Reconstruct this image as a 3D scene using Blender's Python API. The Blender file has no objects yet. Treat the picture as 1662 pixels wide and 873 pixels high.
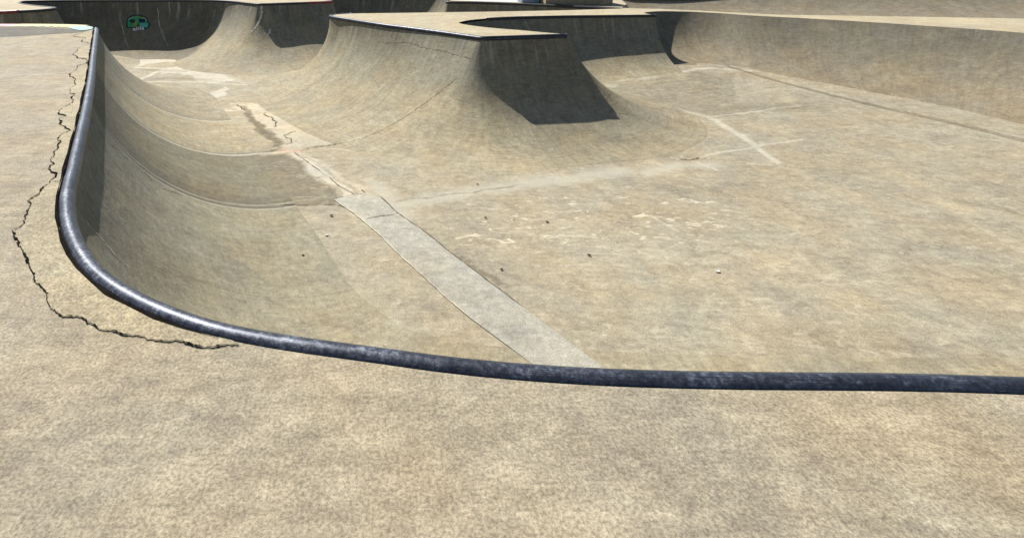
import bpy, bmesh, math, random
import numpy as np
from mathutils import Vector, noise
from mathutils.bvhtree import BVHTree
from mathutils.geometry import tessellate_polygon
random.seed(7); rng = np.random.default_rng(7)
S = bpy.context.scene
COL = S.collection

# ------------------------------------------------------------------ camera
PW = 1662.0; FOC = 866.0; CX, CY = 600.0, 221.0; HORIZON = -71.0; EYE = 1.35
PITCH = math.atan((CY - HORIZON) / FOC)
cd = bpy.data.cameras.new('camera'); cam = bpy.data.objects.new('camera', cd); COL.objects.link(cam)
cd.sensor_fit = 'HORIZONTAL'; cd.sensor_width = 36.0; cd.lens = 36.0 * FOC / PW
cd.shift_x = (831.0 - CX) / PW; cd.shift_y = -(436.5 - CY) / PW
cd.clip_start = 0.05; cd.clip_end = 3000
cam.location = (0, 0, EYE); cam.rotation_euler = (math.pi / 2 - PITCH, 0, 0)
S.camera = cam

# ------------------------------------------------------------------ light
SUN_FROM = Vector((-0.43, 0.53, 0.755)).normalized()
w = bpy.data.worlds.new('World'); S.world = w; w.use_nodes = True
nt = w.node_tree; bg = nt.nodes['Background']
sky = nt.nodes.new('ShaderNodeTexSky'); sky.sky_type = 'NISHITA'; sky.sun_disc = False
sky.sun_elevation = math.asin(SUN_FROM.z); sky.sun_rotation = math.atan2(SUN_FROM.x, SUN_FROM.y)
sky.air_density = 1.0; sky.dust_density = 0.7; sky.ozone_density = 0.6
nt.links.new(sky.outputs[0], bg.inputs[0]); bg.inputs[1].default_value = 0.065
sl = bpy.data.lights.new('sun', 'SUN'); sun = bpy.data.objects.new('sun', sl); COL.objects.link(sun)
sl.energy = 5.0; sl.angle = math.radians(0.5); sl.color = (1.0, 0.965, 0.90)
sun.rotation_euler = SUN_FROM.to_track_quat('Z', 'Y').to_euler(); sun.location = (-20, 18, 30)
S.view_settings.view_transform = 'Standard'; S.view_settings.look = 'None'
S.view_settings.exposure = 0.66; S.view_settings.gamma = 1.0
S.view_settings.use_curve_mapping = False

# ------------------------------------------------------------------ helpers
def ray(px, py):
    u = (px - CX) / FOC; v = (py - CY) / FOC
    f = np.array([0, math.cos(PITCH), -math.sin(PITCH)]); up = np.array([0, math.sin(PITCH), math.cos(PITCH)])
    return f + np.array([u, 0, 0]) - v * up
def on_plane(px, py, z=0.0):          # place in the park of a survey point read off at height z
    r = ray(px, py); t = (z - EYE) / r[2]
    return (r[0] * t, r[1] * t)
def zf(x, y):                          # height of the bowl floor
    t = (np.asarray(x) - 3.5) * .35 + (np.asarray(y) - 8.0) * .65
    t = np.clip(t, 0, 4.2)
    gate = np.clip((np.asarray(x) - 2.6) / 2.0, 0, 1); gate = gate * gate * (3 - 2 * gate)
    return -1.6 + .148 * t * t / (t + .25) * gate
def on_floor(px, py):
    z = -1.6
    for _ in range(12):
        p = on_plane(px, py, z); z = .5 * z + .5 * float(zf(*p))
    return p
def link(o, parent=None):
    COL.objects.link(o)
    if parent: o.parent = parent
    return o
def mesh_obj(name, verts, faces, mat, parent=None, smooth=False, uv=None):
    me = bpy.data.meshes.new(name); me.from_pydata([tuple(v) for v in verts], [], [tuple(f) for f in faces])
    me.materials.append(mat)
    if smooth: me.shade_smooth()
    if uv is not None:
        l = me.uv_layers.new(name='UVMap'); idx = np.empty(len(me.loops), int); me.loops.foreach_get('vertex_index', idx)
        l.data.foreach_set('uv', np.asarray(uv, dtype=np.float32)[idx].ravel())
    me.update()
    return link(bpy.data.objects.new(name, me), parent)
def thing(name, label, cat, group=None, loc=(0, 0, 0)):
    o = bpy.data.objects.new(name, None); o.location = loc; o.empty_display_size = .2
    link(o); o['label'] = label; o['category'] = cat
    if group: o['group'] = group
    return o
def tag(o, label, cat, group=None):
    o['label'] = label; o['category'] = cat
    if group: o['group'] = group
    return o
def structure(o): o['kind'] = 'structure'; return o

# ------------------------------------------------------------------ materials
class NB:
    def __init__(s, name):
        s.m = bpy.data.materials.new(name); s.m.use_nodes = True; s.t = s.m.node_tree
        s.b = s.t.nodes['Principled BSDF']; s.tc = s.t.nodes.new('ShaderNodeTexCoord')
    def n(s, k, **kw):
        x = s.t.nodes.new(k)
        for a, v in kw.items(): setattr(x, a, v)
        return x
    def l(s, a, b): s.t.links.new(a, b)
    def mapping(s, src, scale=(1, 1, 1), rot=(0, 0, 0)):
        m = s.n('ShaderNodeMapping'); m.inputs['Scale'].default_value = scale; m.inputs['Rotation'].default_value = rot
        s.l(s.tc.outputs[src] if isinstance(src, str) else src, m.inputs[0]); return m.outputs[0]
    def noise(s, vec, scale, detail=4, rough=.55, dist=0.0):
        x = s.n('ShaderNodeTexNoise'); x.inputs['Scale'].default_value = scale; x.inputs['Detail'].default_value = detail
        x.inputs['Roughness'].default_value = rough; x.inputs['Distortion'].default_value = dist
        s.l(vec, x.inputs['Vector']); return x.outputs[0]
    def ramp(s, f, stops, interp='LINEAR'):
        x = s.n('ShaderNodeValToRGB'); x.color_ramp.interpolation = interp; e = x.color_ramp.elements
        def c4(c): return (c, c, c, 1) if not hasattr(c, '__len__') else (*c, 1)
        e[0].position, e[0].color = stops[0][0], c4(stops[0][1]); e[1].position, e[1].color = stops[-1][0], c4(stops[-1][1])
        for p, c in stops[1:-1]:
            k = e.new(p); k.color = c4(c)
        s.l(f, x.inputs[0]); return x.outputs[0]
    def mix(s, kind, fac, a, b):
        x = s.n('ShaderNodeMix', data_type='RGBA', blend_type=kind, clamp_result=False)
        if isinstance(fac, (int, float)): x.inputs[0].default_value = fac
        else: s.l(fac, x.inputs[0])
        for i, v in ((6, a), (7, b)):
            if isinstance(v, tuple): x.inputs[i].default_value = (*v, 1)
            else: s.l(v, x.inputs[i])
        return x.outputs[2]
    def math(s, op, a, b=None, c=None):
        x = s.n('ShaderNodeMath', operation=op)
        for i, v in enumerate((a, b, c)):
            if v is None: continue
            if isinstance(v, (int, float)): x.inputs[i].default_value = v
            else: s.l(v, x.inputs[i])
        return x.outputs[0]

DARK = (.180, .154, .115); MID = (.282, .250, .180); LIGHT = (.405, .360, .260)
def scale3(c, k): return tuple(x * k for x in c)
def concrete(name, tone=1.0, tint=(1, 1, 1), scuff=.5, streaks=.5, drips=0.0, dripf=1.0, uvlen=None, panels=None, lines=(), win=None,
             attr=False, rough=.85, grain=.6, scuff_dir=.5, crazing=.0):
    """weathered trowelled concrete: mottling, fine sand grain, pale wheel scuffs, dirt and optional run-off drips"""
    k = NB(name); O = k.mapping('Object')
    c0, c1, c2 = [tuple(a * b * tone for a, b in zip(c, tint)) for c in (DARK, MID, LIGHT)]
    big = k.noise(O, .55, 5, .6, .3)
    mid = k.noise(O, 3.1, 6, .62, .6)
    fine = k.noise(O, 13.0, 8, .74, .3)
    f0 = k.math('ADD', k.math('MULTIPLY', mid, .34), k.math('ADD', k.math('MULTIPLY', big, .22), k.math('MULTIPLY', fine, .46)))
    base = k.ramp(f0, [(.35, c0), (.515, c1), (.68, c2)])
    # warm / cool drifts
    warm = k.noise(O, 1.3, 3)
    base = k.mix('MULTIPLY', k.ramp(warm, [(.4, 0.0), (.65, .8)]), base, (1.06, .985, .87))
    cool = k.noise(k.mapping('Object', (.8, 1.0, .8), (.3, 1, 2)), 1.9, 4)
    base = k.mix('MULTIPLY', k.ramp(cool, [(.5, 0.0), (.72, .7)]), base, (.93, .97, 1.0))
    # stretched streaks left by trowel and wheels
    src = 'UV' if uvlen else 'Object'
    st = k.noise(k.mapping(src, (3.0, 14.0, 3.0) if uvlen else (2.2, 9.0, 3.0), (0, 0, scuff_dir)), 1.6, 6, .65, .5)
    base = k.mix('MULTIPLY', streaks, base, k.ramp(st, [(.3, .66), (.5, 1.0), (.7, 1.22)]))
    st2 = k.noise(k.mapping(src, (2.0, 26.0, 2.0), (0, 0, scuff_dir + .55)), 2.2, 5, .7, .8)
    base = k.mix('MIX', k.math('MULTIPLY', k.ramp(st2, [(.60, 0.0), (.70, 1.0)]), .35 * scuff), base, tuple(x * 1.35 for x in c2))
    # pale scuffs and chips
    sc = k.noise(k.mapping('Object', (1.0, 2.6, 1.6), (0, 0, scuff_dir)), 5.0, 8, .72, 1.2)
    gate = k.ramp(k.noise(O, .8, 2), [(.42, 0.0), (.62, 1.0)])
    sc = k.math('MULTIPLY', k.ramp(sc, [(.60, 0.0), (.68, 1.0)]), gate)
    base = k.mix('MIX', k.math('MULTIPLY', sc, .6 * scuff), base, (.62 * tone, .56 * tone, .42 * tone))
    # dark dirt blotches
    dk = k.noise(k.mapping('Object', (1, 1, 1), (1, 2, 0)), 7.0, 7, .7, .6)
    base = k.mix('MULTIPLY', k.ramp(dk, [(.58, 0.0), (.72, .4)]), base, (.70, .68, .64))
    # aggregate speckle
    gr = k.noise(O, 95.0, 3, .75)
    base = k.mix('MULTIPLY', grain, base, k.ramp(gr, [(.36, .62), (.5, 1.0), (.64, 1.36)]))
    gr2 = k.noise(O, 34.0, 4, .8)
    base = k.mix('MULTIPLY', grain * .8, base, k.ramp(gr2, [(.33, .80), (.5, 1.0), (.67, 1.18)]))
    if crazing:
        v = k.n('ShaderNodeTexVoronoi', feature='DISTANCE_TO_EDGE'); v.inputs['Scale'].default_value = 1.7
        wv = k.n('ShaderNodeVectorMath', operation='ADD'); nz = k.n('ShaderNodeTexNoise'); nz.inputs['Scale'].default_value = 6
        k.l(O, nz.inputs['Vector']); sv = k.n('ShaderNodeVectorMath', operation='SCALE'); sv.inputs[3].default_value = .35
        k.l(nz.outputs[1], sv.inputs[0]); k.l(O, wv.inputs[0]); k.l(sv.outputs[0], wv.inputs[1]); k.l(wv.outputs[0], v.inputs[0])
        cz = k.math('MULTIPLY', k.ramp(v.outputs[0], [(.004, 1.0), (.012, 0.0)]), crazing)
        base = k.mix('MULTIPLY', k.math('MULTIPLY', cz, k.ramp(k.noise(O, .9, 2), [(.48, 0.0), (.55, 1.0)])), base, (.55, .53, .5))
    if uvlen:
        sep = k.n('ShaderNodeSeparateXYZ'); k.l(k.tc.outputs['UV'], sep.inputs[0])
        wob = k.math('MULTIPLY_ADD', k.noise(O, 2.4, 5, .6), .10, -.05)
        U = k.math('ADD', sep.outputs[0], wob)
        if panels:
            w0, w1 = win or (0, uvlen)
            f2 = k.math('DIVIDE', k.math('SUBTRACT', k.math('ADD', sep.outputs[0], k.math('MULTIPLY', wob, .5)), w0), w1 - w0)
            base = k.mix('MULTIPLY', 1.0, base, k.ramp(f2, [(min(1, max(0, (p - w0) / (w1 - w0))), c) for p, c in panels]))
        for lu, lw, lc, la in lines:
            dd = k.math('ABSOLUTE', k.math('SUBTRACT', k.math('ADD', sep.outputs[0], k.math('MULTIPLY', wob, .22)), lu))
            mr = k.n('ShaderNodeMapRange', interpolation_type='SMOOTHSTEP'); k.l(dd, mr.inputs[0])
            for q_, v_ in ((1, lw * .35), (2, lw), (3, 1.0), (4, 0.0)): mr.inputs[q_].default_value = v_
            lf = k.math('MULTIPLY', mr.outputs[0], k.math('MULTIPLY', k.ramp(k.noise(O, 16.0, 5, .7), [(.3, .35), (.55, 1.0)]), la))
            base = k.mix('MIX', lf, base, lc)
        vs = k.noise(k.mapping('UV', (7.0, .9, 1.0), (0, 0, .12)), 2.0, 6, .65, .5)
        base = k.mix('MULTIPLY', .5, base, k.ramp(vs, [(.32, .70), (.5, 1.0), (.68, 1.20)]))
        # walls are darker and greyer towards the top, paler and tan lower down
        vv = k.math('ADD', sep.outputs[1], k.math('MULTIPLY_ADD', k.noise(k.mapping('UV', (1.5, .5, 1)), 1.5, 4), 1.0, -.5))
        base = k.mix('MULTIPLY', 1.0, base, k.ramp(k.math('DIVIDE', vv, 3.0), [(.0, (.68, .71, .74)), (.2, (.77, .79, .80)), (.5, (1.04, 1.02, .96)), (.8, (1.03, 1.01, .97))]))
        if drips:
            dn = k.noise(k.mapping('UV', (9.0 * dripf, .35, 1.0)), 1.3, 6, .7)
            fade = k.ramp(sep.outputs[1], [(0.0, 1.0), (.25, .7), (.75, .0)])
            base = k.mix('MIX', k.math('MULTIPLY', k.math('MULTIPLY', k.ramp(dn, [(.50, 0.0), (.60, 1.0)]), fade), drips), base, (.10, .09, .075))
            base = k.mix('MIX', k.math('MULTIPLY', k.math('MULTIPLY', k.ramp(k.noise(k.mapping('UV', (7.0 * dripf, .3, 1.0), (0, 0, 0)), 2.3, 5, .7), [(.56, 0.0), (.66, 1.0)]), fade), drips * .6), base, (.52, .49, .42))
    if attr:
        a = k.n('ShaderNodeAttribute', attribute_name='marks'); sp = k.n('ShaderNodeSeparateColor'); k.l(a.outputs['Color'], sp.inputs[0])
        brk = k.ramp(k.noise(O, 9.0, 8, .78, .8), [(.30, .25), (.43, .75), (.54, 1.0)])
        pl_ = k.mix('MIX', .42, k.mix('MULTIPLY', 1.0, base, (1.62, 1.66, 1.82)), (.42, .40, .33))
        base = k.mix('MIX', k.math('MULTIPLY', sp.outputs[0], k.math('MULTIPLY', brk, .95)), base, pl_)
        base = k.mix('MULTIPLY', sp.outputs[1], base, (.48, .46, .42))
        base = k.mix('MIX', k.math('MULTIPLY', sp.outputs[2], .75), base, (.40, .375, .30))
        a2 = k.n('ShaderNodeAttribute', attribute_name='marks2'); sp2 = k.n('ShaderNodeSeparateColor'); k.l(a2.outputs['Color'], sp2.inputs[0])
        base = k.mix('MIX', k.math('MULTIPLY', sp2.outputs[0], .35), base, (.55, .27, .20))
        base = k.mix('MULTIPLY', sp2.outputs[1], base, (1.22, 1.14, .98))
        chips = k.ramp(k.noise(k.mapping('Object', (1.6, 4.2, 1), (0, 0, -.35)), 1.9, 7, .66, 1.8), [(.57, 0.0), (.64, 1.0)])
        base = k.mix('MIX', k.math('MULTIPLY', k.math('MULTIPLY', chips, sp2.outputs[2]), .85), base, (.54, .485, .36))
    k.l(base, k.b.inputs['Base Color'])
    k.b.inputs['Roughness'].default_value = rough; k.b.inputs['Specular IOR Level'].default_value = .25
    h = k.math('ADD', k.math('MULTIPLY', gr, .25), k.math('ADD', k.math('MULTIPLY', gr2, .5), k.math('MULTIPLY', mid, 1.6)))
    bp = k.n('ShaderNodeBump'); bp.inputs['Strength'].default_value = .55; bp.inputs['Distance'].default_value = .010
    k.l(h, bp.inputs['Height']); k.l(bp.outputs[0], k.b.inputs['Normal'])
    return k.m
def simple(name, col, rough=.8, metal=0, var=.25, scale=12, bump=.2, spec=.3):
    k = NB(name); n = k.noise(k.mapping('Object'), scale, 6, .65)
    k.l(k.ramp(n, [(.3, scale3(col, 1 - var)), (.7, scale3(col, 1 + var))]), k.b.inputs['Base Color'])
    k.b.inputs['Roughness'].default_value = rough; k.b.inputs['Metallic'].default_value = metal
    k.b.inputs['Specular IOR Level'].default_value = spec
    bp = k.n('ShaderNodeBump'); bp.inputs['Strength'].default_value = bump; bp.inputs['Distance'].default_value = .004
    k.l(n, bp.inputs['Height']); k.l(bp.outputs[0], k.b.inputs['Normal'])
    return k.m
def steel(name, base=(.022, .026, .038), worn=(.13, .145, .18), red=None):
    """painted steel pipe, paint rubbed off in scratches along its length"""
    k = NB(name); O = k.mapping('Object')
    n = k.noise(k.mapping('UV', (1.2, 60.0, 1)), 3.0, 6, .7)
    n2 = k.noise(O, 45.0, 5, .75); n3 = k.noise(O, 5.0, 4, .6)
    f = k.math('ADD', k.math('MULTIPLY', n, .4), k.math('ADD', k.math('MULTIPLY', n2, .4), k.math('MULTIPLY', n3, .2)))
    c = k.ramp(f, [(.42, base), (.52, tuple(.5 * (a + b) * .7 for a, b in zip(base, worn))), (.57, worn), (.62, tuple(2.2 * x for x in worn))])
    k.l(c, k.b.inputs['Base Color']); k.b.inputs['Metallic'].default_value = .55
    k.l(k.ramp(n2, [(.3, .30), (.7, .55)]), k.b.inputs['Roughness'])
    bp = k.n('ShaderNodeBump'); bp.inputs['Strength'].default_value = .35; bp.inputs['Distance'].default_value = .003
    k.l(n2, bp.inputs['Height']); k.l(bp.outputs[0], k.b.inputs['Normal'])
    return k.m

# ------------------------------------------------------------------ lofted ramps
def catmull(P, per=.05, sharp=()):
    """resample control rows; rows listed in sharp are kept as corners"""
    P = [np.array(p, float) for p in P]; out = []
    for i in range(len(P) - 1):
        a, b = P[i], P[i + 1]
        p0 = P[i - 1] if (i > 0 and i not in sharp) else 2 * a - b
        p3 = P[i + 2] if (i + 2 < len(P) and i + 1 not in sharp) else 2 * b - a
        L = max(np.linalg.norm(b[:2] - a[:2]), np.linalg.norm(b[2:4] - a[2:4])); n = max(2, int(L / per))
        # centripetal-ish blend: limit tangents to the segment's own length
        d = np.linalg.norm(b - a) + 1e-9
        def tan(u, v, wv):
            l1 = np.linalg.norm(v - u) + 1e-9; l2 = np.linalg.norm(wv - v) + 1e-9
            t = ((v - u) / l1 * l2 + (wv - v) / l2 * l1) / (l1 + l2); return t
        t1 = tan(p0, a, b) * d; t2 = tan(a, b, p3) * d
        for k in range(n):
            t = k / n; h00 = 2*t**3 - 3*t**2 + 1; h10 = t**3 - 2*t**2 + t; h01 = -2*t**3 + 3*t**2; h11 = t**3 - t**2
            out.append(h00 * a + h10 * t1 + h01 * b + h11 * t2)
    out.append(P[-1]); return np.array(out)
def nrow(x, y, nx, ny, L):
    d = math.hypot(nx, ny); return (x, y, x + nx / d * L, y + ny / d * L)
def fan(x, y, a0, a1, L0, L1, n=5, inner=True):
    """rows round a corner whose slope spreads like a cone (angles in degrees)"""
    r = []
    for i in range(n):
        t = i / (n - 1); a = math.radians(a0 + (a1 - a0) * t); L = L0 + (L1 - L0) * t
        r.append((x + .02 * math.cos(a), y + .02 * math.sin(a), x + math.cos(a) * L, y + math.sin(a) * L))
    return r
NV = 44
class Loft:
    def __init__(s, rows, sharp=(), per=.05, top=-.035, off=.068, floor=None, lip=0.0, kb_=.2):
        rows = [tuple(q) + ((kb_,) if len(q) == 4 else ()) for q in rows]
        R = catmull(rows, per, sharp); KB = np.clip(R[:, 4], 0, 1); C = R[:, :2]; B = R[:, 2:4]
        d = B - C; L = np.linalg.norm(d, axis=1); nrm = d / L[:, None]
        s.C = C; s.N = nrm
        zb = (zf(B[:, 0], B[:, 1]) if floor is None else np.full(len(C), floor, float))
        c0 = C + nrm * off; Lr = np.maximum(L - off, .12); H = top - zb
        V = np.zeros((len(C), NV + 1, 3)); seg = np.zeros((len(C), NV + 1))
        for j in range(NV):
            t = j / (NV - 1)
            Rr = np.where(Lr >= H, (Lr**2 + H**2) / (2 * H), Lr)
            th = np.where(Lr >= H, np.arcsin(np.clip(Lr / Rr, 0, 1)), math.pi / 2)
            straight = np.maximum(H - Lr, 0)                       # sheer part above a tight radius
            arc = th * Rr; tot = arc + straight; q = t * tot
            ins = q < straight
            a = np.where(ins, th, th - (q - straight) / Rr)
            hor = np.where(ins, 0, Lr - Rr * np.sin(a)); z = np.where(ins, top - q, zb + Rr * (1 - np.cos(a)))
            ph = t * math.pi / 2
            hor = hor * (1 - KB) + KB * Lr * (1 - math.cos(ph)); z = z * (1 - KB) + KB * (top - H * math.sin(ph))
            V[:, j, 0] = c0[:, 0] + nrm[:, 0] * hor; V[:, j, 1] = c0[:, 1] + nrm[:, 1] * hor; V[:, j, 2] = z
            seg[:, j] = q
        V[:, NV, :2] = B + nrm * .12; V[:, NV, 2] = zb - .012; seg[:, NV] = seg[:, NV - 1] + .12
        if lip:                                                   # rolled-over edge instead of a pipe
            V[:, 0, :2] = C; V[:, 0, 2] = 0.0
            w8 = np.exp(-np.linspace(0, 1, NV) * 14)
        s.V = V; s.n = len(C)
        mean = (V[:, 0, :2] + V[:, NV, :2]) * .5 * 0 + V[:, 8, :2]
        u = np.concatenate([[0], np.cumsum(np.maximum(np.linalg.norm(np.diff(V[:, 0, :2], axis=0), axis=1), .25 * np.linalg.norm(np.diff(V[:, NV, :2], axis=0), axis=1)))])
        s.u = u; s.seg = seg; s.len = float(u[-1])
    def build(s, name, mat, parent, flip=False):
        W = NV + 1; n = s.n
        i = np.arange(n - 1)[:, None] * W + np.arange(W - 1)[None, :]
        F = np.stack([i, i + W, i + W + 1, i + 1], -1).reshape(-1, 4)
        if flip: F = F[:, ::-1]
        uv = np.stack([np.repeat(s.u, W), s.seg.ravel()], 1)
        o = mesh_obj(name, s.V.reshape(-1, 3), F.tolist(), mat, parent, True, uv)
        s.bvh = BVHTree.FromPolygons([tuple(v) for v in s.V.reshape(-1, 3)], F.tolist())
        return o
    def hit(s, px, py):
        r = Vector(ray(px, py)).normalized(); h = s.bvh.ray_cast(Vector((0, 0, EYE)), r)
        return (h[0], h[1] if h[1].dot(r) < 0 else -h[1]) if h[0] is not None else (None, None)
    def at(s, u, v):
        """point and normal at u metres along and v metres down"""
        i = int(np.clip(np.searchsorted(s.u, u), 1, s.n - 1)); t = (u - s.u[i-1]) / max(1e-6, s.u[i] - s.u[i-1])
        def row(k, v):
            j = int(np.clip(np.searchsorted(s.seg[k], v), 1, NV)); w = (v - s.seg[k][j-1]) / (s.seg[k][j] - s.seg[k][j-1]); return s.V[k, j-1] * (1-w) + s.V[k, j] * w
        return row(i-1, v) * (1-t) + row(i, v) * t
def pipe(name, path, mat, parent, r=.045, z=-.026, closed_ends=True, seg=14):
    """round steel coping swept along the path"""
    P = np.array(path, float); P = np.c_[P[:, :2], np.full(len(P), z)]
    keep = [0]
    for i in range(1, len(P)):
        if np.linalg.norm(P[i] - P[keep[-1]]) > .03: keep.append(i)
    P = P[keep]; T = np.gradient(P, axis=0); T /= np.linalg.norm(T, axis=1)[:, None] + 1e-9
    V = []; UV = []; F = []; ul = np.concatenate([[0], np.cumsum(np.linalg.norm(np.diff(P, axis=0), axis=1))])
    for i, (p, t) in enumerate(zip(P, T)):
        sd = np.array([t[1], -t[0], 0])
        for k in range(seg):
            a = 2 * math.pi * k / seg; V.append(p + r * (math.cos(a) * sd + math.sin(a) * np.array([0, 0, 1]))); UV.append((ul[i], k / seg))
    for i in range(len(P) - 1):
        for k in range(seg):
            a = i * seg + k; b = i * seg + (k + 1) % seg; F.append((a, b, b + seg, a + seg))
    F.append(tuple(range(seg))); F.append(tuple(reversed([(len(P)-1) * seg + k for k in range(seg)])))
    return mesh_obj(name, V, F, mat, parent, True, UV)
def flat(name, poly, mat, parent=None, z=0.0, thick=0.0):
    """level slab from an outline"""
    pts = [Vector((p[0], p[1], 0)) for p in poly]; tri = tessellate_polygon([pts])
    V = [(p.x, p.y, z) for p in pts]; F = []
    for t in tri:
        a, b, c = [pts[i] for i in t]
        F.append(t if (b - a).cross(c - a).z > 0 else t[::-1])
    if thick:
        n = len(V); V += [(p.x, p.y, z - thick) for p in pts]
        area = sum(pts[i].x * pts[(i+1) % n].y - pts[(i+1) % n].x * pts[i].y for i in range(n))
        for i in range(n):
            j = (i + 1) % n; F.append((i, i + n, j + n, j) if area > 0 else (j, j + n, i + n, i))
    return mesh_obj(name, V, F, mat, parent)
def jag(pts, amp, lev=3):
    P = [np.array(p, float) for p in pts]
    for _ in range(lev):
        Q = [P[0]]
        for a, b in zip(P[:-1], P[1:]):
            d = b - a; l = np.linalg.norm(d[:2]); m = (a + b) / 2
            nn = np.zeros_like(d); nn[0], nn[1] = -d[1], d[0]; nn /= (np.linalg.norm(nn) + 1e-9)
            Q += [m + nn * rng.normal() * amp * l, b]
        P = Q
    return P
def ribbon(name, P, N, wid, mat, parent, wj=.6, lift=.003):
    """narrow strip lying on a surface: P points, N normals, wid width (number or list)"""
    V = []; F = []; n = len(P); P = [Vector(p) for p in P]
    for i in range(n):
        t = (P[min(i+1, n-1)] - P[max(i-1, 0)]).normalized(); sd = t.cross(Vector(N[i])).normalized()
        w = (wid[i] if hasattr(wid, '__len__') else wid) * (1 + wj * (random.random() * 2 - 1)) * .5
        if i in (0, n-1): w *= .2
        c = P[i] + Vector(N[i]) * lift; V += [c - sd * w, c + sd * w]
        if i: F.append((2*i-2, 2*i-1, 2*i+1, 2*i))
    return mesh_obj(name, V, F, mat, parent)
UP = (0, 0, 1)

M_FLOOR = concrete('floor concrete', 1.0, scuff=.9, streaks=.45, attr=True, scuff_dir=-.4, crazing=.5)
M_DECK = concrete('deck concrete', .98, (1.0, .975, .965), scuff=.35, streaks=.6, scuff_dir=0.0, grain=.9)
M_DECKP = concrete('peninsula deck concrete', 1.28, (1, .98, .93), scuff=.2, streaks=.25, scuff_dir=0.0)
M_BED = concrete('coping bed mortar', 1.05, (1.0, .98, .92), scuff=.5, streaks=.1, grain=1.0)
M_SLAB = concrete('grey repair slab concrete', 1.22, (.92, 1.0, 1.16), scuff=.35, streaks=.35, scuff_dir=.9)
M_STEEL = steel('worn blue grey steel'); M_STEELD = steel('dark blue steel', (.012, .014, .020), (.065, .075, .10)); M_RED = steel('red painted steel', (.16, .015, .02), (.30, .10, .10))
M_CRACK = simple('crack shadow filler', (.012, .010, .009), 1, var=.4, spec=0)
M_JOINT = simple('dirty joint', (.12, .10, .075), 1, var=.5, scale=25, spec=0)
M_PALE = simple('pale joint mortar', (.52, .47, .36), .9, var=.25, scale=30)

# ------------------------------------------------------------------ bowl floor
def dist_poly(X, Y, pl):
    d = np.full(X.shape, 1e9)
    for (ax, ay), (bx, by) in zip(pl[:-1], pl[1:]):
        vx, vy = bx - ax, by - ay; t = np.clip(((X - ax) * vx + (Y - ay) * vy) / (vx*vx + vy*vy + 1e-12), 0, 1)
        d = np.minimum(d, np.hypot(X - ax - t * vx, Y - ay - t * vy))
    return d
def inside(X, Y, pg):
    r = np.zeros(X.shape, bool)
    for (ax, ay), (bx, by) in zip(pg, pg[1:] + pg[:1]):
        c = ((ay > Y) != (by > Y)); 
        with np.errstate(divide='ignore', invalid='ignore'): r ^= c & (X < (bx - ax) * (Y - ay) / (by - ay + 1e-15) + ax)
    return r
def sm(x, a, b): t = np.clip((x - a) / (b - a), 0, 1); return t * t * (3 - 2 * t)
xs = np.concatenate([np.arange(-15, -3, .06), np.arange(-3, 4.5, .022), np.arange(4.5, 16, .05), [16]])
ys = np.concatenate([np.arange(.9, 3.4, .1), np.arange(3.4, 9.5, .022), np.arange(9.5, 20.9, .05), [24]])
X, Y = np.meshgrid(xs, ys); Z = zf(X, Y) - .003
nz1 = rng.normal(size=X.shape)
def fbm(X, Y, f):                       # cheap smooth wobble for ragged edges
    r = np.zeros(X.shape)
    for k in range(5):
        a = rng.uniform(0, 6.28); b = rng.uniform(0, 6.28); c = f * 1.9**k
        r += (np.sin(X * c * math.cos(a) + Y * c * math.sin(a) + b) * np.cos(-X * c * math.sin(a) * .8 + Y * c * math.cos(a) * .8 + b * 2)) / 1.6**k
    return r
wx = X + .05 * fbm(X, Y, 5); wy = Y + .07 * fbm(X, Y, 5)
PXY = lambda pts: [on_floor(*p) for p in pts]
def area(pts, soft=.05):
    pg = PXY(pts); i = inside(wx, wy, pg); d = dist_poly(wx, wy, pg + pg[:1]); return np.where(i, sm(d, 0, soft), 0)
def stroke(pts, wid, soft=.5): return 1 - sm(dist_poly(X + .35 * (wx - X), Y + .35 * (wy - Y), PXY(pts)), wid * soft, wid)
pale = np.zeros(X.shape); dark = pale.copy(); grey = pale.copy(); pink = pale.copy(); light = pale.copy(); chip = pale.copy()
mx = np.maximum
for pts, k in (
    ([(205, 86), (230, 84), (270, 81), (300, 84), (315, 98), (290, 100), (255, 103), (235, 105), (215, 109), (207, 97)], 1.0),
    ([(262, 112), (330, 105), (365, 108), (370, 122), (385, 134), (340, 134), (318, 133), (310, 122), (290, 120), (262, 120)], 1.0),
    ([(366, 138), (371, 148), (368, 155), (352, 160), (348, 168), (336, 168), (338, 157), (345, 150), (357, 147)], 1.0),
    ([(372, 172), (384, 166), (462, 171), (478, 179), (500, 188), (540, 206), (572, 216), (560, 231), (492, 240), (470, 244), (440, 243), (450, 236), (430, 205), (402, 186), (384, 180)], .6),
    ([(466, 248), (478, 245), (520, 270), (582, 317), (566, 321), (520, 288)], .9),
    ([(482, 246), (505, 250), (545, 275), (600, 316), (585, 317), (530, 278)], .45)):
    pale = mx(pale, area(pts, .035) * k)
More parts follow.
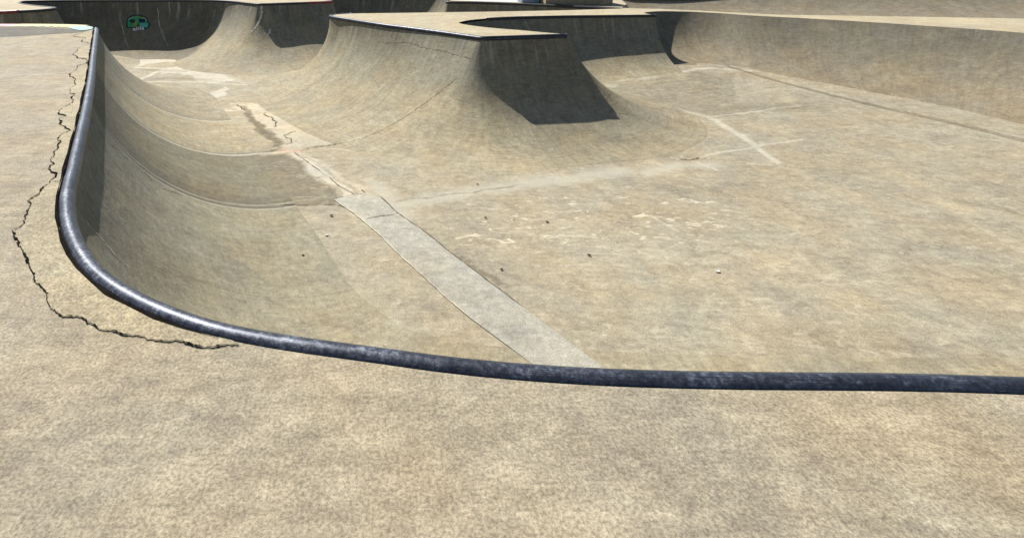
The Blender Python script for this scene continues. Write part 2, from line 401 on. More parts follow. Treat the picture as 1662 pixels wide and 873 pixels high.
for pts, wd, k in (
    ([(210, 81), (203, 90), (212, 97), (218, 108)], .10, 1), ([(205, 109), (262, 112), (330, 104), (372, 107), (392, 109)], .10, .9),
    ([(262, 101), (300, 96), (345, 104)], .10, .8), ([(218, 133), (240, 124), (262, 114), (268, 112)], .09, 1),
    ([(222, 133), (300, 133), (350, 135), (398, 138)], .07, .85), ([(270, 160), (340, 165), (362, 160)], .05, .9),
    ([(376, 168), (420, 170), (470, 176)], .05, .7), ([(355, 112), (375, 125), (400, 138)], .06, .5),
    ([(590, 314), (520, 262), (482, 245)], .03, .6),
    ([(985, 132), (1060, 123), (1130, 113), (1160, 111), (1230, 116)], .055, .9),
    ([(985, 150), (1020, 160), (1060, 168), (1105, 178), (1150, 190), (1200, 218), (1260, 262)], .075, .9),
    ([(1150, 190), (1200, 184), (1300, 170)], .035, .8),
    ([(1135, 257), (1165, 249), (1200, 243), (1300, 226)], .04, .7), ([(1128, 262), (1165, 276)], .035, .8),
    ([(1040, 240), (1070, 250), (1100, 258)], .04, .6), ([(395, 248), (440, 248), (475, 245)], .04, .9), ([(365, 179), (380, 180), (396, 176)], .05, .9), ([(420, 323), (480, 325), (540, 320)], .02, .6),
    ([(520, 240), (565, 243), (600, 252), (650, 257)], .03, .5), ([(1060, 350), (1092, 372), (1100, 376)], .02, .8)):
    pale = mx(pale, stroke(pts, wd) * k)
for pts, k in (
    ([(386, 170), (400, 170), (414, 186), (428, 200), (443, 212), (456, 227), (459, 241), (438, 242), (436, 232), (424, 216), (404, 200), (394, 186)], 1.0),
    ([(645, 344), (668, 352), (712, 388), (790, 440), (830, 470), (800, 470), (760, 438), (700, 386)], .75),
    ([(340, 240), (400, 250), (466, 249), (552, 314), (560, 322), (545, 332), (450, 334), (360, 330), (280, 290)], .75),
    ([(300, 300), (370, 318), (450, 325), (520, 322), (560, 318), (548, 333), (450, 335), (370, 328), (300, 308)], .8),
    ([(985, 152), (1060, 171), (1150, 193), (1195, 190), (1195, 118), (1130, 116), (1000, 134)], .38)):
    dark = mx(dark, area(pts, .06) * k)
for pts, wd, k in (([(240, 128), (300, 128), (335, 130)], .25, .35), ([(230, 113), (300, 116)], .22, .45), ([(1000, 290), (1120, 310), (1200, 300)], .5, .2),
                   ([(425, 322), (500, 328), (545, 325)], .06, .6), ([(455, 240), (440, 246), (400, 249)], .07, .8), ([(1130, 185), (1190, 175), (1300, 175)], .4, .4)):
    dark = mx(dark, stroke(pts, wd, .1) * k)
for pts, wd in (([(640, 335), (700, 322), (780, 308), (860, 296), (940, 288), (1010, 278)], .28), ([(610, 300), (640, 330), (660, 350)], .25), ([(1050, 280), (1100, 268), (1160, 268)], .2)):
    grey = mx(grey, stroke(wid=wd, pts=pts, soft=.05) * .75)
pink = mx(area([(448, 247), (460, 243), (492, 239), (494, 242), (470, 247), (452, 249)], .02), area([(455, 205), (475, 206), (478, 212), (460, 212)], .1) * .5)
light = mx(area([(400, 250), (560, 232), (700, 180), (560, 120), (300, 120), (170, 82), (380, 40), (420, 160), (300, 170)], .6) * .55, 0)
chip = area([(720, 335), (900, 300), (1190, 300), (1260, 340), (1240, 410), (1000, 440), (800, 430), (690, 400)], .5)
chip = mx(chip, .35)
A1 = np.stack([pale, dark, grey, np.ones_like(pale)], -1).reshape(-1, 4).astype(np.float32)
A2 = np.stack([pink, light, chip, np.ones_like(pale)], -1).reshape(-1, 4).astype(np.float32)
nx_, ny_ = len(xs), len(ys)
idx = np.arange(nx_ * ny_).reshape(ny_, nx_)
F = np.stack([idx[:-1, :-1], idx[:-1, 1:], idx[1:, 1:], idx[1:, :-1]], -1).reshape(-1, 4)
me = bpy.data.meshes.new('bowl_floor'); V = np.stack([X, Y, Z], -1).reshape(-1, 3).astype(np.float32)
me.vertices.add(len(V)); me.vertices.foreach_set('co', V.ravel()); me.loops.add(F.size); me.loops.foreach_set('vertex_index', F.ravel().astype(np.int32))
me.polygons.add(len(F)); me.polygons.foreach_set('loop_start', np.arange(0, F.size, 4, dtype=np.int32)); me.update(calc_edges=True); me.shade_smooth()
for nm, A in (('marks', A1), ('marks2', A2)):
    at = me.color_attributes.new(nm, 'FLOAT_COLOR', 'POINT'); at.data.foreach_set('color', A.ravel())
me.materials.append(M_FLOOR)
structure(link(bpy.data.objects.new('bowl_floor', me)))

# surrounding ground to the horizon, a ring round the park
M_GROUND = simple('dry grass ground', (.10, .12, .045), 1, var=.5, scale=.8, spec=0)
I0, I1, J0, J1 = -32, 32, -20, 34; B_ = 900
gv = [(I0, J0), (I1, J0), (I1, J1), (I0, J1), (-B_, -B_), (B_, -B_), (B_, B_), (-B_, B_)]
structure(mesh_obj('ground', [(a, b, -.02) for a, b in gv], [(4, 5, 1, 0), (5, 6, 2, 1), (6, 7, 3, 2), (7, 4, 0, 3)], M_GROUND))

# ------------------------------------------------------------------ ramp on the left, running on below the viewer
rowsA = [nrow(-32, 11.3, 0, 1, 1.0), nrow(-8, 11.27, .02, 1, 1.0), nrow(-6.6, 11.22, .08, 1, 1.35), nrow(-5.95, 11.1, .3, .95, 1.8),
         nrow(-5.62, 10.92, .62, .8, 2.0), nrow(-5.46, 10.67, .86, .5, 2.1), nrow(-4.89, 9.48, .908, .42, 2.12),
         nrow(-4.02, 7.63, .91, .42, 2.12), nrow(-3.26, 6.02, .91, .42, 2.12), nrow(-2.5, 4.35, .91, .415, 2.1),
         (-2.06, 3.36, -.16, 4.24), (-1.80, 2.79, .02, 3.98), (-1.56, 2.40, .14, 3.84), (-1.26, 2.05, .26, 3.72), (-.75, 1.72, .5, 3.6),
         (.1, 1.5, .85, 3.5), (2.0, 1.38, 2.2, 3.4), (6, 1.35, 6.1, 3.35), (10, 1.4, 9.7, 3.4), (12.2, 1.6, 10.9, 3.6)]
LA = Loft(rowsA)
def sA(y): 
    return float(LA.u[int(np.argmin(np.abs(LA.C[:, 1] - y) + 100 * (LA.C[:, 0] < -5.5) + 100 * (LA.C[:, 0] > 0)))])
u1, u2, u3 = sA(8.8), sA(7.0), sA(5.12)
g = lambda c, t=(1, 1, 1): tuple(c * x for x in t)
W0, W1 = u1 - 2.5, u3 + 6.0
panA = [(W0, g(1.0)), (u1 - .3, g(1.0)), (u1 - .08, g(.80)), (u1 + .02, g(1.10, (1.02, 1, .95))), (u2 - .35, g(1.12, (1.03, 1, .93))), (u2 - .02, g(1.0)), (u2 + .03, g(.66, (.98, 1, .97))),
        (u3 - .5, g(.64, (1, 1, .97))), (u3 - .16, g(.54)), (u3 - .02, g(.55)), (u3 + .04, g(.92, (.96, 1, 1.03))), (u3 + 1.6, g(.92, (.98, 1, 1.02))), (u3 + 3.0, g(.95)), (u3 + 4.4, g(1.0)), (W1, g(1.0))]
PG = (.41, .395, .33); DG = (.13, .115, .09)
linA = [(u1, .045, PG, .8), (u1 - .06, .03, DG, .6), (u2, .04, PG, .85), (u2 - .065, .03, DG, .7), (u3 - .12, .03, PG, .45), (u3, .025, PG, .6), (u3 - .05, .03, DG, .5), (u3 + 1.9, .010, DG, .6)]
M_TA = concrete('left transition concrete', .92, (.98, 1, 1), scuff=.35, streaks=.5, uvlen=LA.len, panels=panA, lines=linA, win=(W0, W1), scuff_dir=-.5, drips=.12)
tA = thing('skate_ramp', 'large concrete ramp on the left with thick worn steel coping and a cracked deck', 'skate ramp', loc=(-4, 6, 0))
tA.location = (0, 0, 0)
LA.build('transition', M_TA, tA)
edgeA = [tuple(c) for c in LA.C]
DA = flat('deck', edgeA + [(13.5, -1), (32, -1), (32, -20), (-32, -20)], M_DECK, tA, 0.0)
pathA = LA.C + LA.N * .045
k0 = int(np.argmin(np.abs(LA.C[:, 0] + 5.5) + np.abs(LA.C[:, 1] - 10.6)))
pipe('coping', pathA[k0:], M_STEEL, tA)
# mortar bed between the crack and the pipe
crk = [(137, 53), (134, 66), (128, 78), (126, 95), (126, 108), (119, 118), (114, 124), (122, 131), (115, 148), (116, 160), (110, 172), (107, 190), (103, 205), (100, 220),
       (94, 236), (88, 250), (82, 262), (78, 275), (81, 296), (70, 305), (60, 319), (49, 336), (43, 345), (41, 358), (20, 376), (22, 385), (30, 396), (39, 408), (42, 417), (47, 428), (53, 443), (66, 466), (78, 492), (105, 515), (160, 535), (235, 548), (300, 558), (350, 564), (388, 560)]
cw = [on_plane(*p) for p in crk]
cj = jag([(a, b) for a, b in cw], .09, 4)
kk = [i for i in range(len(LA.C)) if LA.C[i][0] > -5.46 and LA.C[i][0] < cj[-1][0] + .02 and LA.C[i][1] < 10.8]
jj = [p for p in cj]
bed = [(LA.C[i][0], LA.C[i][1]) for i in kk if LA.C[i][1] < cj[0][1]]
flat('mortar_bed', bed + [tuple(p) for p in reversed(cj)], M_BED, tA, .004)
wid = [(.003 + .010 * abs(math.sin(i * .23) * math.sin(i * .071 + 1))) * (1 if cj[i][1] > 2.05 or cj[i][0] < -1.75 else .5) for i in range(len(cj))]
ribbon('crack', [(p[0], p[1], .004) for p in cj], [UP] * len(cj), [w * .95 for w in wid], M_CRACK, tA, .75, .004)
for pts in ([(81, 297), (90, 295), (98, 296)], [(0, 352), (20, 350), (42, 347)]):
    q = jag([on_plane(*p) for p in pts], .1, 3); ribbon('crack', [(p[0], p[1], .004) for p in q], [UP] * len(q), .004, M_JOINT, tA, .6, .004)
# ragged mortar line along the outside of the pipe
jl = [LA.C[i] for i in kk][::3]; ribbon('coping_joint', [(p[0] - .004, p[1] - .003, .004) for p in jl], [UP] * len(jl), .014, M_CRACK, tA, .9, .003)
# painted band along the back lip
iB = [i for i in range(len(LA.C)) if LA.C[i][0] < -5.42 and LA.C[i][0] > -12 and LA.C[i][1] > 10.6]
def band(x0, x1, w0, w1, col, nm, z):
    e = [i for i in iB if x0 <= LA.C[i][0] <= x1]; n = len(e)
    out = [tuple(LA.C[i] + LA.N[i] * .04) for i in e]
    inn = [tuple(LA.C[i] - LA.N[i] * (w0 + (w1 - w0) * k / max(1, n - 1)) * (1 + .12 * math.sin(k))) for k, i in enumerate(e)]
    flat(nm, out + inn[::-1], simple(nm + ' pigment', col, .7, var=.16, scale=9), tA, z)
band(-12, -8.0, .42, .40, (.30, .44, .42), 'cyan_paint', .004)
band(-8.6, -6.9, .36, .34, (.50, .28, .30), 'pink_paint', .006)
band(-7.3, -5.75, .36, .36, (.50, .45, .22), 'yellow_paint', .008)
ql = [on_plane(*p) for p in [(112, 46.5), (128, 43.3), (140, 43.2), (151, 45.8), (149, 48.3), (140, 49.8), (130, 50.2), (120, 48.5)]]
flat('cyan_paint', ql, simple('faded cyan pigment', (.26, .46, .42), .7, var=.2, scale=9), tA, .011)
M_DGREY = concrete('grey painted deck', .42, (.93, .97, 1.08), scuff=.2, streaks=.8, scuff_dir=0.0)
flat('grey_paint', [on_plane(*p) for p in [(-60, 44.5), (60, 44.8), (110, 47.2), (132, 50.5), (145, 50.5), (130, 53), (90, 55.5), (40, 58.5), (0, 60.5), (-60, 64)]], M_DGREY, tA, .0035)
# seam cracks running down the wall
for pts in ([(158, 187), (180, 235), (215, 265), (262, 306), (300, 318)], [(140, 360), (165, 388), (185, 412), (218, 443)]):
    P = []; N = []
    for a, b in zip(pts[:-1], pts[1:]):
        for t in np.linspace(0, 1, 8, endpoint=False):
            h, nn = LA.hit(a[0] + (b[0]-a[0]) * t + random.uniform(-.7, .7), a[1] + (b[1]-a[1]) * t)
            if h: P.append(h); N.append(nn)
    ribbon('joint', P, N, .007, M_JOINT if pts[0][0] > 150 else M_PALE, tA, .8, .002)

# ------------------------------------------------------------------ peninsula in the middle with the bowl behind it
hip = [q + (.0,) for q in fan(2.0, 9.47, 221.5, 282, 2.6, 2.3, 6)]
rowsP = [(6.82, 14.78, 6.86, 14.9), nrow(5.4, 14.38, -.25, .97, .55), nrow(3.96, 14.08, -.15, .99, 1.0), nrow(1.86, 13.78, -.1, .99, 1.6), nrow(.6, 13.6, -.1, .99, 2.0),
         nrow(-.45, 13.45, -.3, .95, 1.8) + (1,), nrow(-.78, 13.26, -.75, .66, 1.8) + (1,), nrow(-.89, 13.0, -.98, .0, 1.85) + (1,), nrow(-.74, 12.68, -.86, -.5, 2.0) + (.95,),
         nrow(-.52, 12.4, -.80, -.60, 2.3) + (.8,), nrow(.26, 11.38, -.77, -.64, 2.5) + (.5,), nrow(1.19, 10.39, -.75, -.66, 2.68)] + hip
iP = len(rowsP) - 1
rowsQ = [(3.53, 9.78, 4.62, 7.76, .0), (3.54, 9.79, 5.0, 7.98, .0), (3.55, 9.81, 5.6, 8.45, .1), (3.54, 9.83, 5.85, 9.15), (3.50, 9.86, 5.55, 10.1), (3.36, 9.94, 5.12, 10.85), (2.94, 10.31, 5.05, 11.0),
         (2.42, 10.70, 5.0, 11.06), (2.04, 11.15, 5.0, 11.1), (1.90, 11.5, 5.0, 11.14), (2.12, 11.93, 5.03, 11.18), (2.82, 12.44, 5.1, 11.2), (4.07, 12.80, 5.3, 11.2), (5.87, 13.0, 6.15, 11.2), (6.72, 13.08, 6.85, 11.3), (6.86, 13.10, 7.0, 11.32)]
rowsP = rowsP + rowsQ
nH = len(hip)
LP = Loft(rowsP, sharp=(iP - nH + 1, iP, iP + 1, iP + 6))
uP = float(LP.u[int(np.argmin(np.hypot(LP.C[:, 0] - 2.0, LP.C[:, 1] - 9.45)))])
panP = [(0, g(.9)), (uP - 6, g(.92)), (uP - 3.2, g(1.0)), (uP - .4, g(1.08)), (uP + .1, g(1.05)), (uP + .3, g(.90)), (uP + 1.6, g(.88)), (uP + 1.9, g(.88)), (uP + 4.0, g(.88)), (LP.len, g(.9))]
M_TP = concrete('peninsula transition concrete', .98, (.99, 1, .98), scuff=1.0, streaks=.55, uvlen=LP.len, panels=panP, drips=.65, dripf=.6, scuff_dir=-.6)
tP = thing('skate_ramp', 'pointed concrete peninsula in the middle, shaded blunt end facing the viewer', 'skate ramp')
LP.build('transition', M_TP, tP)
kE = [i for i in range(LP.n)]
pathP = LP.C + LP.N * .045
kq = int(np.argmin(np.hypot(LP.C[:, 0] - 3.53, LP.C[:, 1] - 9.79)))
kt = int(np.argmin(np.hypot(LP.C[:, 0] + .45, LP.C[:, 1] - 13.45)))
kb = int(np.argmin(np.hypot(LP.C[:, 0] - 2.82, LP.C[:, 1] - 12.44)))
# shoulder and right wall of the far bowl, rolled over at the top
rowsR = [(6.84, 13.14, 7.0, 12.0, 1), (6.90, 13.5, 7.1, 12.3, 1), (7.3, 13.85, 7.4, 12.3, 1), (8.0, 13.85, 7.95, 12.25, 1), (8.5, 13.55, 8.15, 11.9, .7), (9.0, 12.95, 8.4, 11.1, .3), (10.2, 12.0, 9.0, 9.7), (11.8, 10.2, 9.8, 8.3),
         (13.0, 7.5, 10.5, 6.5), (13.5, 4.6, 11.0, 4.6), (13.3, 2.6, 11.2, 3.9), (12.3, 1.55, 10.9, 3.6)]
LR = Loft(rowsR, off=.0, top=-.002)
# round the lip: lower the first rows into a soft shoulder
Vr = LR.V; 
for j in range(0, 16):
    t = j / 15.; out = (1 - t)**2 * .16
    Vr[:, j, :2] += -LR.N * out * .9
    Vr[:, j, 2] -= 0.0
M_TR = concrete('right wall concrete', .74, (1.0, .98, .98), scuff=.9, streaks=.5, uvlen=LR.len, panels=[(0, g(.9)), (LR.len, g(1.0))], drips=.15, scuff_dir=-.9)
edgeP = [tuple(c) for c in LP.C]
edgeR = [tuple(Vr[i, 0, :2]) for i in range(LR.n)]
deckP = edgeP + edgeR[2:] + [(13.5, -1), (32, -1), (32, 9), (13.6, 12.6), (9.9, 13.2), (8.7, 14.1), (7.8, 14.65), (6.95, 14.95)]
flat('deck', deckP, M_DECKP, tP)
pipe('coping', pathP[kt:kq + 2], M_STEELD, tP)
pipe('coping', np.vstack([LP.C[kb - 4:] + LP.N[kb - 4:] * .03]), simple('shaded black coping paint', (.02, .02, .022), .5, var=.3), tP)
tR = LR.build('side_wall', M_TR, tP)

# P seam crack up the left face and the horizontal hairline crack near its top
def wall_line(L, pts, wd, mat, parent, nm='joint', n=7, jit=.6, lift=.003):
    P = []; N = []
    for a, b in zip(pts[:-1], pts[1:]):
        for t in np.linspace(0, 1, n, endpoint=False):
            h, nn = L.hit(a[0] + (b[0]-a[0]) * t + random.uniform(-jit, jit), a[1] + (b[1]-a[1]) * t + random.uniform(-jit, jit))
            if h is not None: P.append(h); N.append(nn)
    if len(P) > 3: return ribbon(nm, P, N, wd, mat, parent, .8, lift)
wall_line(LP, [(742, 127), (720, 145), (700, 160), (690, 168), (655, 192), (620, 212), (590, 224), (560, 232)], .007, M_JOINT, tP, 'joint', 8, .4)
wall_line(LP, [(608, 68), (625, 70), (660, 69), (685, 77), (705, 81), (722, 84), (745, 92), (770, 96)], .006, M_JOINT, tP, 'crack', 8, 1.0)
wall_line(LP, [(634, 55), (637, 66)], .012, M_JOINT, tP, 'crack', 5, .5)

# ------------------------------------------------------------------ far left deck and the wall with the skull
rowsB = [nrow(-32, 13.3, 0, -1, .9), nrow(-14, 13.3, 0, -1, .9), nrow(-10.8, 13.45, .2, -.95, .9), nrow(-9.5, 14.0, .42, -.85, 1.2), nrow(-8.9, 14.36, .6, -.75, 1.6), nrow(-8.66, 14.62, .9, -.35, 1.9),
         nrow(-8.62, 14.86, 1, .05, 2.0), nrow(-8.75, 15.05, .85, .5, 2.0), nrow(-9.75, 15.72, .75, .4, 2.3), nrow(-10.5, 16.4, .95, -.1, 2.6), nrow(-10.9, 17.2, 1, -.6, 2.6),
         nrow(-10.4, 17.62, .3, -1, 2.1), (-9.2, 17.75, -9.1, 15.95), (-7.2, 17.78, -7.1, 15.98), (-5.6, 17.78, -5.9, 15.95), (-4.85, 17.66, -5.75, 15.8), (-4.3, 17.3, -5.7, 15.35), (-3.8, 16.8, -5.35, 14.8),
         (-3.36, 16.36, -4.8, 14.3), (-3.26, 16.3, -3.7, 13.85), (-3.17, 16.31, -2.6, 13.8), (-2.9, 16.4, -1.95, 13.95), (-2.1, 16.75, -1.0, 14.2), (-1.42, 17.08, -.1, 14.85), (-1.25, 17.35, .8, 16.9), (-1.45, 17.7, .3, 18.2), (-2.2, 19.2, -.3, 18.4),
         (-2.3, 20.3, -.1, 18.8), (-1.2, 20.75, -.4, 18.9), (1.5, 20.6, .4, 18.75), (2.6, 20.1, .7, 18.5), (3.0, 18.8, .9, 18.0), (2.55, 17.5, .8, 17.0), (2.46, 17.2, .85, 16.1), (2.62, 17.08, 1.7, 15.4), (3.1, 17.0, 2.6, 15.3), (3.6, 16.85, 3.2, 15.4), (4.44, 16.45, 3.9, 15.2), (5.6, 15.72, 5.3, 14.95), (6.88, 14.86, 6.8, 14.75)]
LB = Loft(rowsB, sharp=(len(rowsB) - 1,))
def uof(L, x, y): return float(L.u[int(np.argmin(np.hypot(L.C[:, 0] - x, L.C[:, 1] - y)))])
us = uof(LB, -4.5, 17.5)
panB = [(0, g(1.05)), (uof(LB, -8.7, 14.8), g(1.0)), (uof(LB, -10.4, 17.6), g(.66)), (us - 1.2, g(.64)), (us - .6, g(.58)), (us, g(1.0)), (uof(LB, -3.26, 16.3) - .05, g(1.02)), (uof(LB, -3.26, 16.3) + .05, g(1.3)), (uof(LB, -3.26, 16.3) + .13, g(.95)), (uof(LB, -1.3, 17.3), g(.85)), (uof(LB, 0, 20.7), g(.75)), (uof(LB, 3.1, 17.0), g(.9)), (LB.len, g(.9))]  # tone per stretch: run-off dirt plus shade painted into the shadowed walls
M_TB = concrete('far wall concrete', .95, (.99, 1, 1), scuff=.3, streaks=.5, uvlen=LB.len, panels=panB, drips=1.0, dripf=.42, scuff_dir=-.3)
tB = thing('skate_ramp', 'long far ramp wall in shade with green skull graffiti and dark run-off stains', 'skate ramp')
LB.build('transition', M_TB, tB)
farD = [tuple(c) for c in LB.C] + [(7.0, 15.15), (7.6, 16.2), (8.2, 17.9), (12, 18.0), (32, 18.0), (32, 34), (-32, 34)]
flat('deck', farD, M_DECKP, tB)
pathB = LB.C + LB.N * .04
i0 = uof(LB, -9.5, 14.0); i1 = uof(LB, -8.66, 14.62)
def sub(L, path, a, b): return path[[i for i in range(L.n) if a <= L.u[i] <= b]]
M_BLK = simple('black coping paint', (.03, .03, .034), .5, var=.4)
pipe('coping', sub(LB, pathB, 18, uof(LB, -9.15, 14.2)), M_RED, tB)
pipe('coping', sub(LB, pathB, uof(LB, -9.15, 14.2), uof(LB, -2.0, 17.0)), M_BLK, tB)
pipe('coping', sub(LB, pathB, uof(LB, -2.0, 17.0), uof(LB, -1.25, 17.4)), M_RED, tB)
pipe('coping', sub(LB, pathB, uof(LB, -1.25, 17.4), LB.len), M_BLK, tB)

# joints down the shaded far wall
wall_line(LB, [(192, 20), (200, 50), (205, 70), (210, 80)], .02, simple('pale scrape', (.36, .34, .29), .9), tB, 'joint', 7, .5)
wall_line(LB, [(256, 14), (258, 40), (266, 60), (274, 79)], .02, simple('pale scrape two', (.40, .38, .32), .9), tB, 'joint', 7, .5)
wall_line(LB, [(424, 8), (425, 20), (423, 30), (417, 42), (405, 56)], .05, M_PALE, tB, 'joint', 8, .2)
wall_line(LB, [(438, 48), (438, 52), (433, 60)], .06, M_PALE, tB, 'chip', 6, .6)

# skull graffiti painted on the far wall
def decal(pts, mat, lift, parent, nm, L=LB):
    q = []; 
    for i, a in enumerate(pts):
        b = pts[(i + 1) % len(pts)]
        for t in (0, .33, .66): q.append((190 + (a[0] + (b[0]-a[0]) * t) / 17.457, 10 + (a[1] + (b[1]-a[1]) * t) / 17.457))
    H = [L.hit(*p) for p in q]; H = [(h, n) for h, n in H if h is not None]
    P2 = [Vector((p[0], p[1], 0)) for p in q]; tri = tessellate_polygon([P2])
    V = [h + n * lift for h, n in H]
    return mesh_obj(nm, V, tri, mat, parent)
gk = simple('black spray paint', (.018, .03, .028), .8, var=.3); gg = simple('green spray paint', (.05, .30, .15), .75, var=.45, scale=5)
gl = simple('lime spray paint', (.17, .26, .05), .75, var=.5, scale=6); gc = simple('teal spray paint', (.09, .34, .26), .75, var=.4, scale=6)
gw = simple('white spray paint', (.55, .56, .55), .75, var=.2); gh = simple('pale green spray paint', (.30, .42, .25), .75, var=.3)
sk = thing('skull_graffiti', 'green skull with black eyes and white teeth spray painted on the far wall', 'graffiti')
decal([(290, 350), (400, 275), (540, 250), (720, 275), (850, 340), (885, 430), (950, 520), (900, 640), (780, 665), (620, 640), (450, 630), (270, 640), (255, 540), (262, 430)], gk, .004, sk, 'outline')
decal([(315, 375), (430, 315), (560, 285), (700, 305), (820, 365), (850, 440), (900, 520), (870, 620), (760, 620), (600, 600), (450, 600), (310, 615), (300, 500)], gg, .007, sk, 'face')
decal([(600, 300), (700, 312), (790, 350), (600, 375)], gl, .010, sk, 'brow'); decal([(440, 500), (560, 430), (590, 560), (560, 605), (450, 590)], gl, .010, sk, 'cheek')
decal([(640, 500), (800, 480), (870, 510), (850, 600), (640, 590)], gc, .010, sk, 'cheek')
decal([(730, 318), (810, 360), (850, 430), (830, 450), (790, 375), (720, 335)], gh, .012, sk, 'highlight')
decal([(320, 375), (430, 318), (470, 318), (350, 390)], gh, .012, sk, 'highlight')
decal([(345, 395), (515, 388), (505, 470), (440, 495), (380, 480)], gk, .014, sk, 'eye'); decal([(610, 375), (800, 375), (800, 470), (700, 478), (630, 475)], simple('navy spray paint', (.008, .02, .05), .8, var=.3), .014, sk, 'eye')
decal([(595, 490), (625, 560), (600, 600), (575, 590)], gk, .014, sk, 'nose')
for x0, y0, x1, y1 in ((455, 620, 535, 715), (540, 600, 585, 705), (595, 595, 640, 690), (650, 590, 705, 690), (715, 590, 770, 695)):
    decal([(x0 + 8, y0), (x0 + 26, y0 + 10), (x1, (y0 + y1) / 2), (x1 - 8, y1), (x0 + 12, y1), (x0, y0 + 35)], gw, .014, sk, 'tooth')

# ------------------------------------------------------------------ bank on the far right
rowsF = [(7.0, 15.15, 6.98, 15.1), (7.6, 16.2, 8.8, 15.6), (8.2, 17.9, 10.6, 15.7), (9.2, 18.02, 11.2, 15.6), (12, 18.0, 12.8, 15.2), (20, 17.9, 20, 14.6), (32, 17.9, 32, 14.6)]
M_TF = concrete('far right bank concrete', .80, (1, .97, .95), scuff=.4, streaks=.6, drips=.0, scuff_dir=.3)
LF = Loft(rowsF, floor=-.7, off=0, top=-.003)
tF = thing('skate_bank', 'low grey concrete bank behind the rolled edge at the far right', 'skate ramp')
LF.build('bank', M_TF, tF)
rowsG = [(6.95, 14.95, 7.0, 15.05), (7.8, 14.65, 8.4, 15.4), (8.7, 14.1, 9.4, 14.95), (9.9, 13.2, 10.6, 14.1), (13.6, 12.6, 13.9, 13.9), (32, 9, 32.3, 10.3)]
LG = Loft(rowsG, floor=-.7, off=0, top=-.003); LG.build('near_bank', M_TF, tF)
flat('bank_floor', [(6.5, 14.2), (9, 13.5), (32, 8.9), (32, 18), (8, 18)], M_TF, tF, -.702)

# concrete block and painted ledges beyond the far coping
def box(nm, x0, y0, x1, y1, z0, z1, mat, parent, skew=0.0, bev=.02):
    bm = bmesh.new(); bmesh.ops.create_cube(bm, size=1)
    for v in bm.verts:
        v.co = Vector(((x0 + x1) / 2 + v.co.x * (x1 - x0), (y0 + y1) / 2 + v.co.y * (y1 - y0) + skew * v.co.x, (z0 + z1) / 2 + v.co.z * (z1 - z0)))
    bmesh.ops.bevel(bm, geom=bm.edges[:], offset=bev, segments=2, affect='EDGES')
    me = bpy.data.meshes.new(nm); bm.to_mesh(me); bm.free(); me.materials.append(mat); return link(bpy.data.objects.new(nm, me), parent)
M_BLOCK = concrete('grey block concrete', .95, (1, .98, .95), scuff=.3, streaks=.5, scuff_dir=1.57)
b1 = box('concrete_block', 5.15, 15.9, 7.0, 17.3, 0, .7, M_BLOCK, None, -.25); tag(b1, 'upright grey concrete block with dark stains behind the far coping', 'concrete block')
wl = flat('painted_pad', [on_plane(*p) for p in [(738, 1.0), (742, -2), (800, -6), (868, -6), (868, 5), (840, 3.8), (790, 3.2)]], simple('white wash pigment', (.62, .62, .54), .8, var=.2, scale=2), None, .005, .003)
tag(wl, 'whitewashed patch on the far deck left of the grey block', 'painted patch')
bl = box('painted_ledge', 4.62, 16.55, 5.12, 17.2, 0, .5, simple('faded blue pigment', (.18, .24, .34), .8, var=.3, scale=4), None, -.1); tag(bl, 'small faded blue ledge left against the grey concrete block', 'ledge')

# ------------------------------------------------------------------ slab and joints on the floor
sl_pts = [(541, 324), (592, 314), (612, 316), (645, 346), (700, 385), (772, 441), (850, 500), (1010, 620), (930, 640), (762, 516), (680, 443), (620, 385), (575, 347)]
structure(flat('repair_slab', PXY(sl_pts), M_SLAB, None, -1.5975, .0)).location.z = .004
def floor_line(pts, wd, mat, nm='floor_joint', amp=.03, lev=3, lift=.0):
    q = jag(PXY(pts), amp, lev); P = [(p[0], p[1], float(zf(p[0], p[1])) + .004 + lift) for p in q]
    return structure(ribbon(nm, P, [UP] * len(P), wd, mat, None, .7, .002))
floor_line([(592, 357), (615, 352), (632, 350), (647, 346)], .009, M_JOINT, lift=.003)
floor_line([(541, 324), (575, 347), (620, 385), (680, 443), (762, 516)], .009, M_PALE, amp=.008, lift=.003)
floor_line([(612, 316), (645, 346), (700, 385), (772, 441), (850, 500)], .011, M_JOINT, amp=.010, lift=.003)
floor_line([(541, 324), (592, 314)], .009, M_JOINT, lift=.003)
floor_line([(476, 247), (500, 264), (535, 288), (565, 310), (575, 316)], .007, M_JOINT, lift=.001)
floor_line([(450, 333), (500, 333), (540, 332), (560, 336)], .010, M_JOINT)
floor_line([(586, 308), (593, 314)], .01, M_JOINT)
floor_line([(565, 231), (530, 237), (495, 242)], .014, M_JOINT)
floor_line([(460, 235), (465, 224), (462, 219), (470, 216), (480, 213)], .012, M_JOINT, 'floor_crack', .15)
floor_line([(445, 206), (450, 198), (440, 190), (432, 182)], .015, M_JOINT, 'floor_crack', .15)
floor_line([(520, 208), (540, 216), (560, 226), (566, 230)], .012, M_JOINT, 'floor_crack', .12)
floor_line([(385, 170), (392, 176), (398, 180)], .018, M_JOINT, 'floor_crack', .1)
floor_line([(640, 328), (700, 321), (760, 313), (800, 307), (860, 299)], .006, M_JOINT, 'floor_crack', .06)
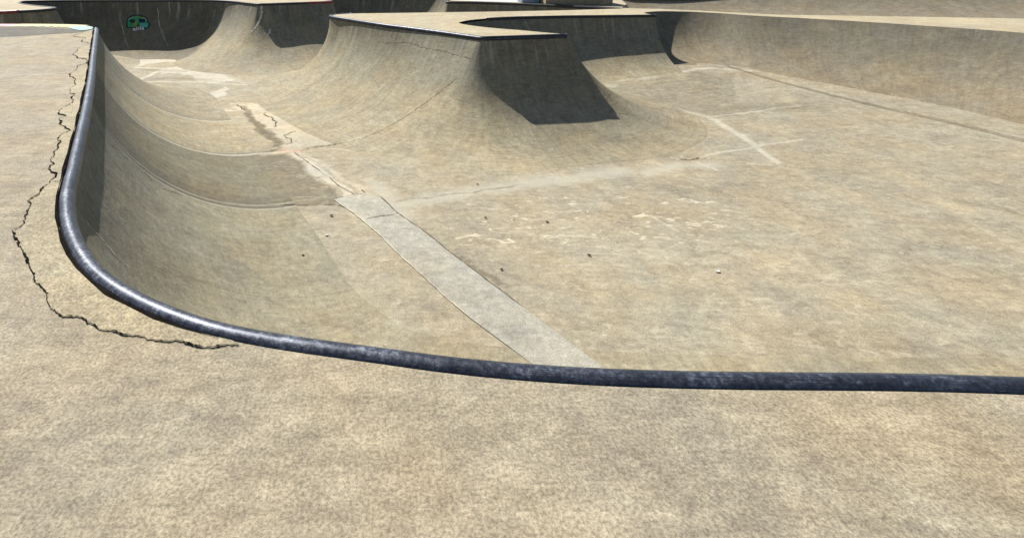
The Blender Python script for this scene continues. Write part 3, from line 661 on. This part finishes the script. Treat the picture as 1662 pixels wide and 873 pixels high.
floor_line([(1100, 258), (1118, 260), (1135, 256)], .012, M_JOINT)

# ------------------------------------------------------------------ litter
M_LEAF = simple('dry brown leaf', (.05, .028, .014), .9, var=.4, scale=60)
def leaf(px, py, size, rot, label, mat=M_LEAF, nm='dead_leaf', cat='leaf', curl=.3, group='dead leaves on the bowl floor', ratio=.35, surf=None):
    if surf: h, n = surf.hit(px, py); x, y, z = h; z += .004
    else: x, y = on_floor(px, py); z = float(zf(x, y)) + .004
    V = []; F = []; n = 8
    for i in range(n + 1):
        t = i / n; w = size * ratio * math.sin(math.pi * min(.97, max(.03, t)))**.8; xx = size * (t - .5)
        lift = curl * size * (2 * t - 1)**2 * .5
        V += [(xx, -w, lift + w * .5), (xx, 0, lift), (xx, w, lift + w * .7)]
        if i: b = 3 * i; F += [(b-3, b, b+1, b-2), (b-2, b+1, b+2, b-1)]
    o = mesh_obj(nm, V, F, mat); o.location = (x, y, z); o.rotation_euler = (0, 0, rot)
    o.modifiers.new('thickness', 'SOLIDIFY').thickness = .0015
    return tag(o, label, cat, group)
leaf(492, 415, .030, .3, 'tiny dark leaf low on the wall left of the grey slab', surf=LA)
leaf(538, 351, .045, .1, 'small brown leaf just left of the grey slab corner')
leaf(775, 300, .035, 0, 'tiny dark leaf on the greenish stain below the peninsula', group='dead leaves on the bowl floor')
leaf(788, 354, .035, -.3, 'tiny dark leaf right of the grey slab, midway up the floor')
leaf(888, 361, .040, -.3, 'brown leaf lying among pale scuffs in mid floor')
leaf(956, 415, .042, -.2, 'dark brown leaf below the pale scuffs on the floor')
leaf(814, 438, .034, .9, 'dark leaf right of the lower end of the grey slab')
leaf(834, 357, .018, .5, 'smallest brown leaf speck beside the pale scuffs')
leaf(530, 382, .04, .5, 'small white paper scrap lying left of the grey slab', simple('white paper', (.75, .75, .72), .8, var=.1), 'paper_scrap', 'paper', .2, None, .45, surf=None)
leaf(1164, 441, .05, .2, 'pale paper scrap near the right of the floor', simple('pale paper', (.72, .70, .62), .8, var=.1), 'paper_scrap', 'paper', .2, None, .4)
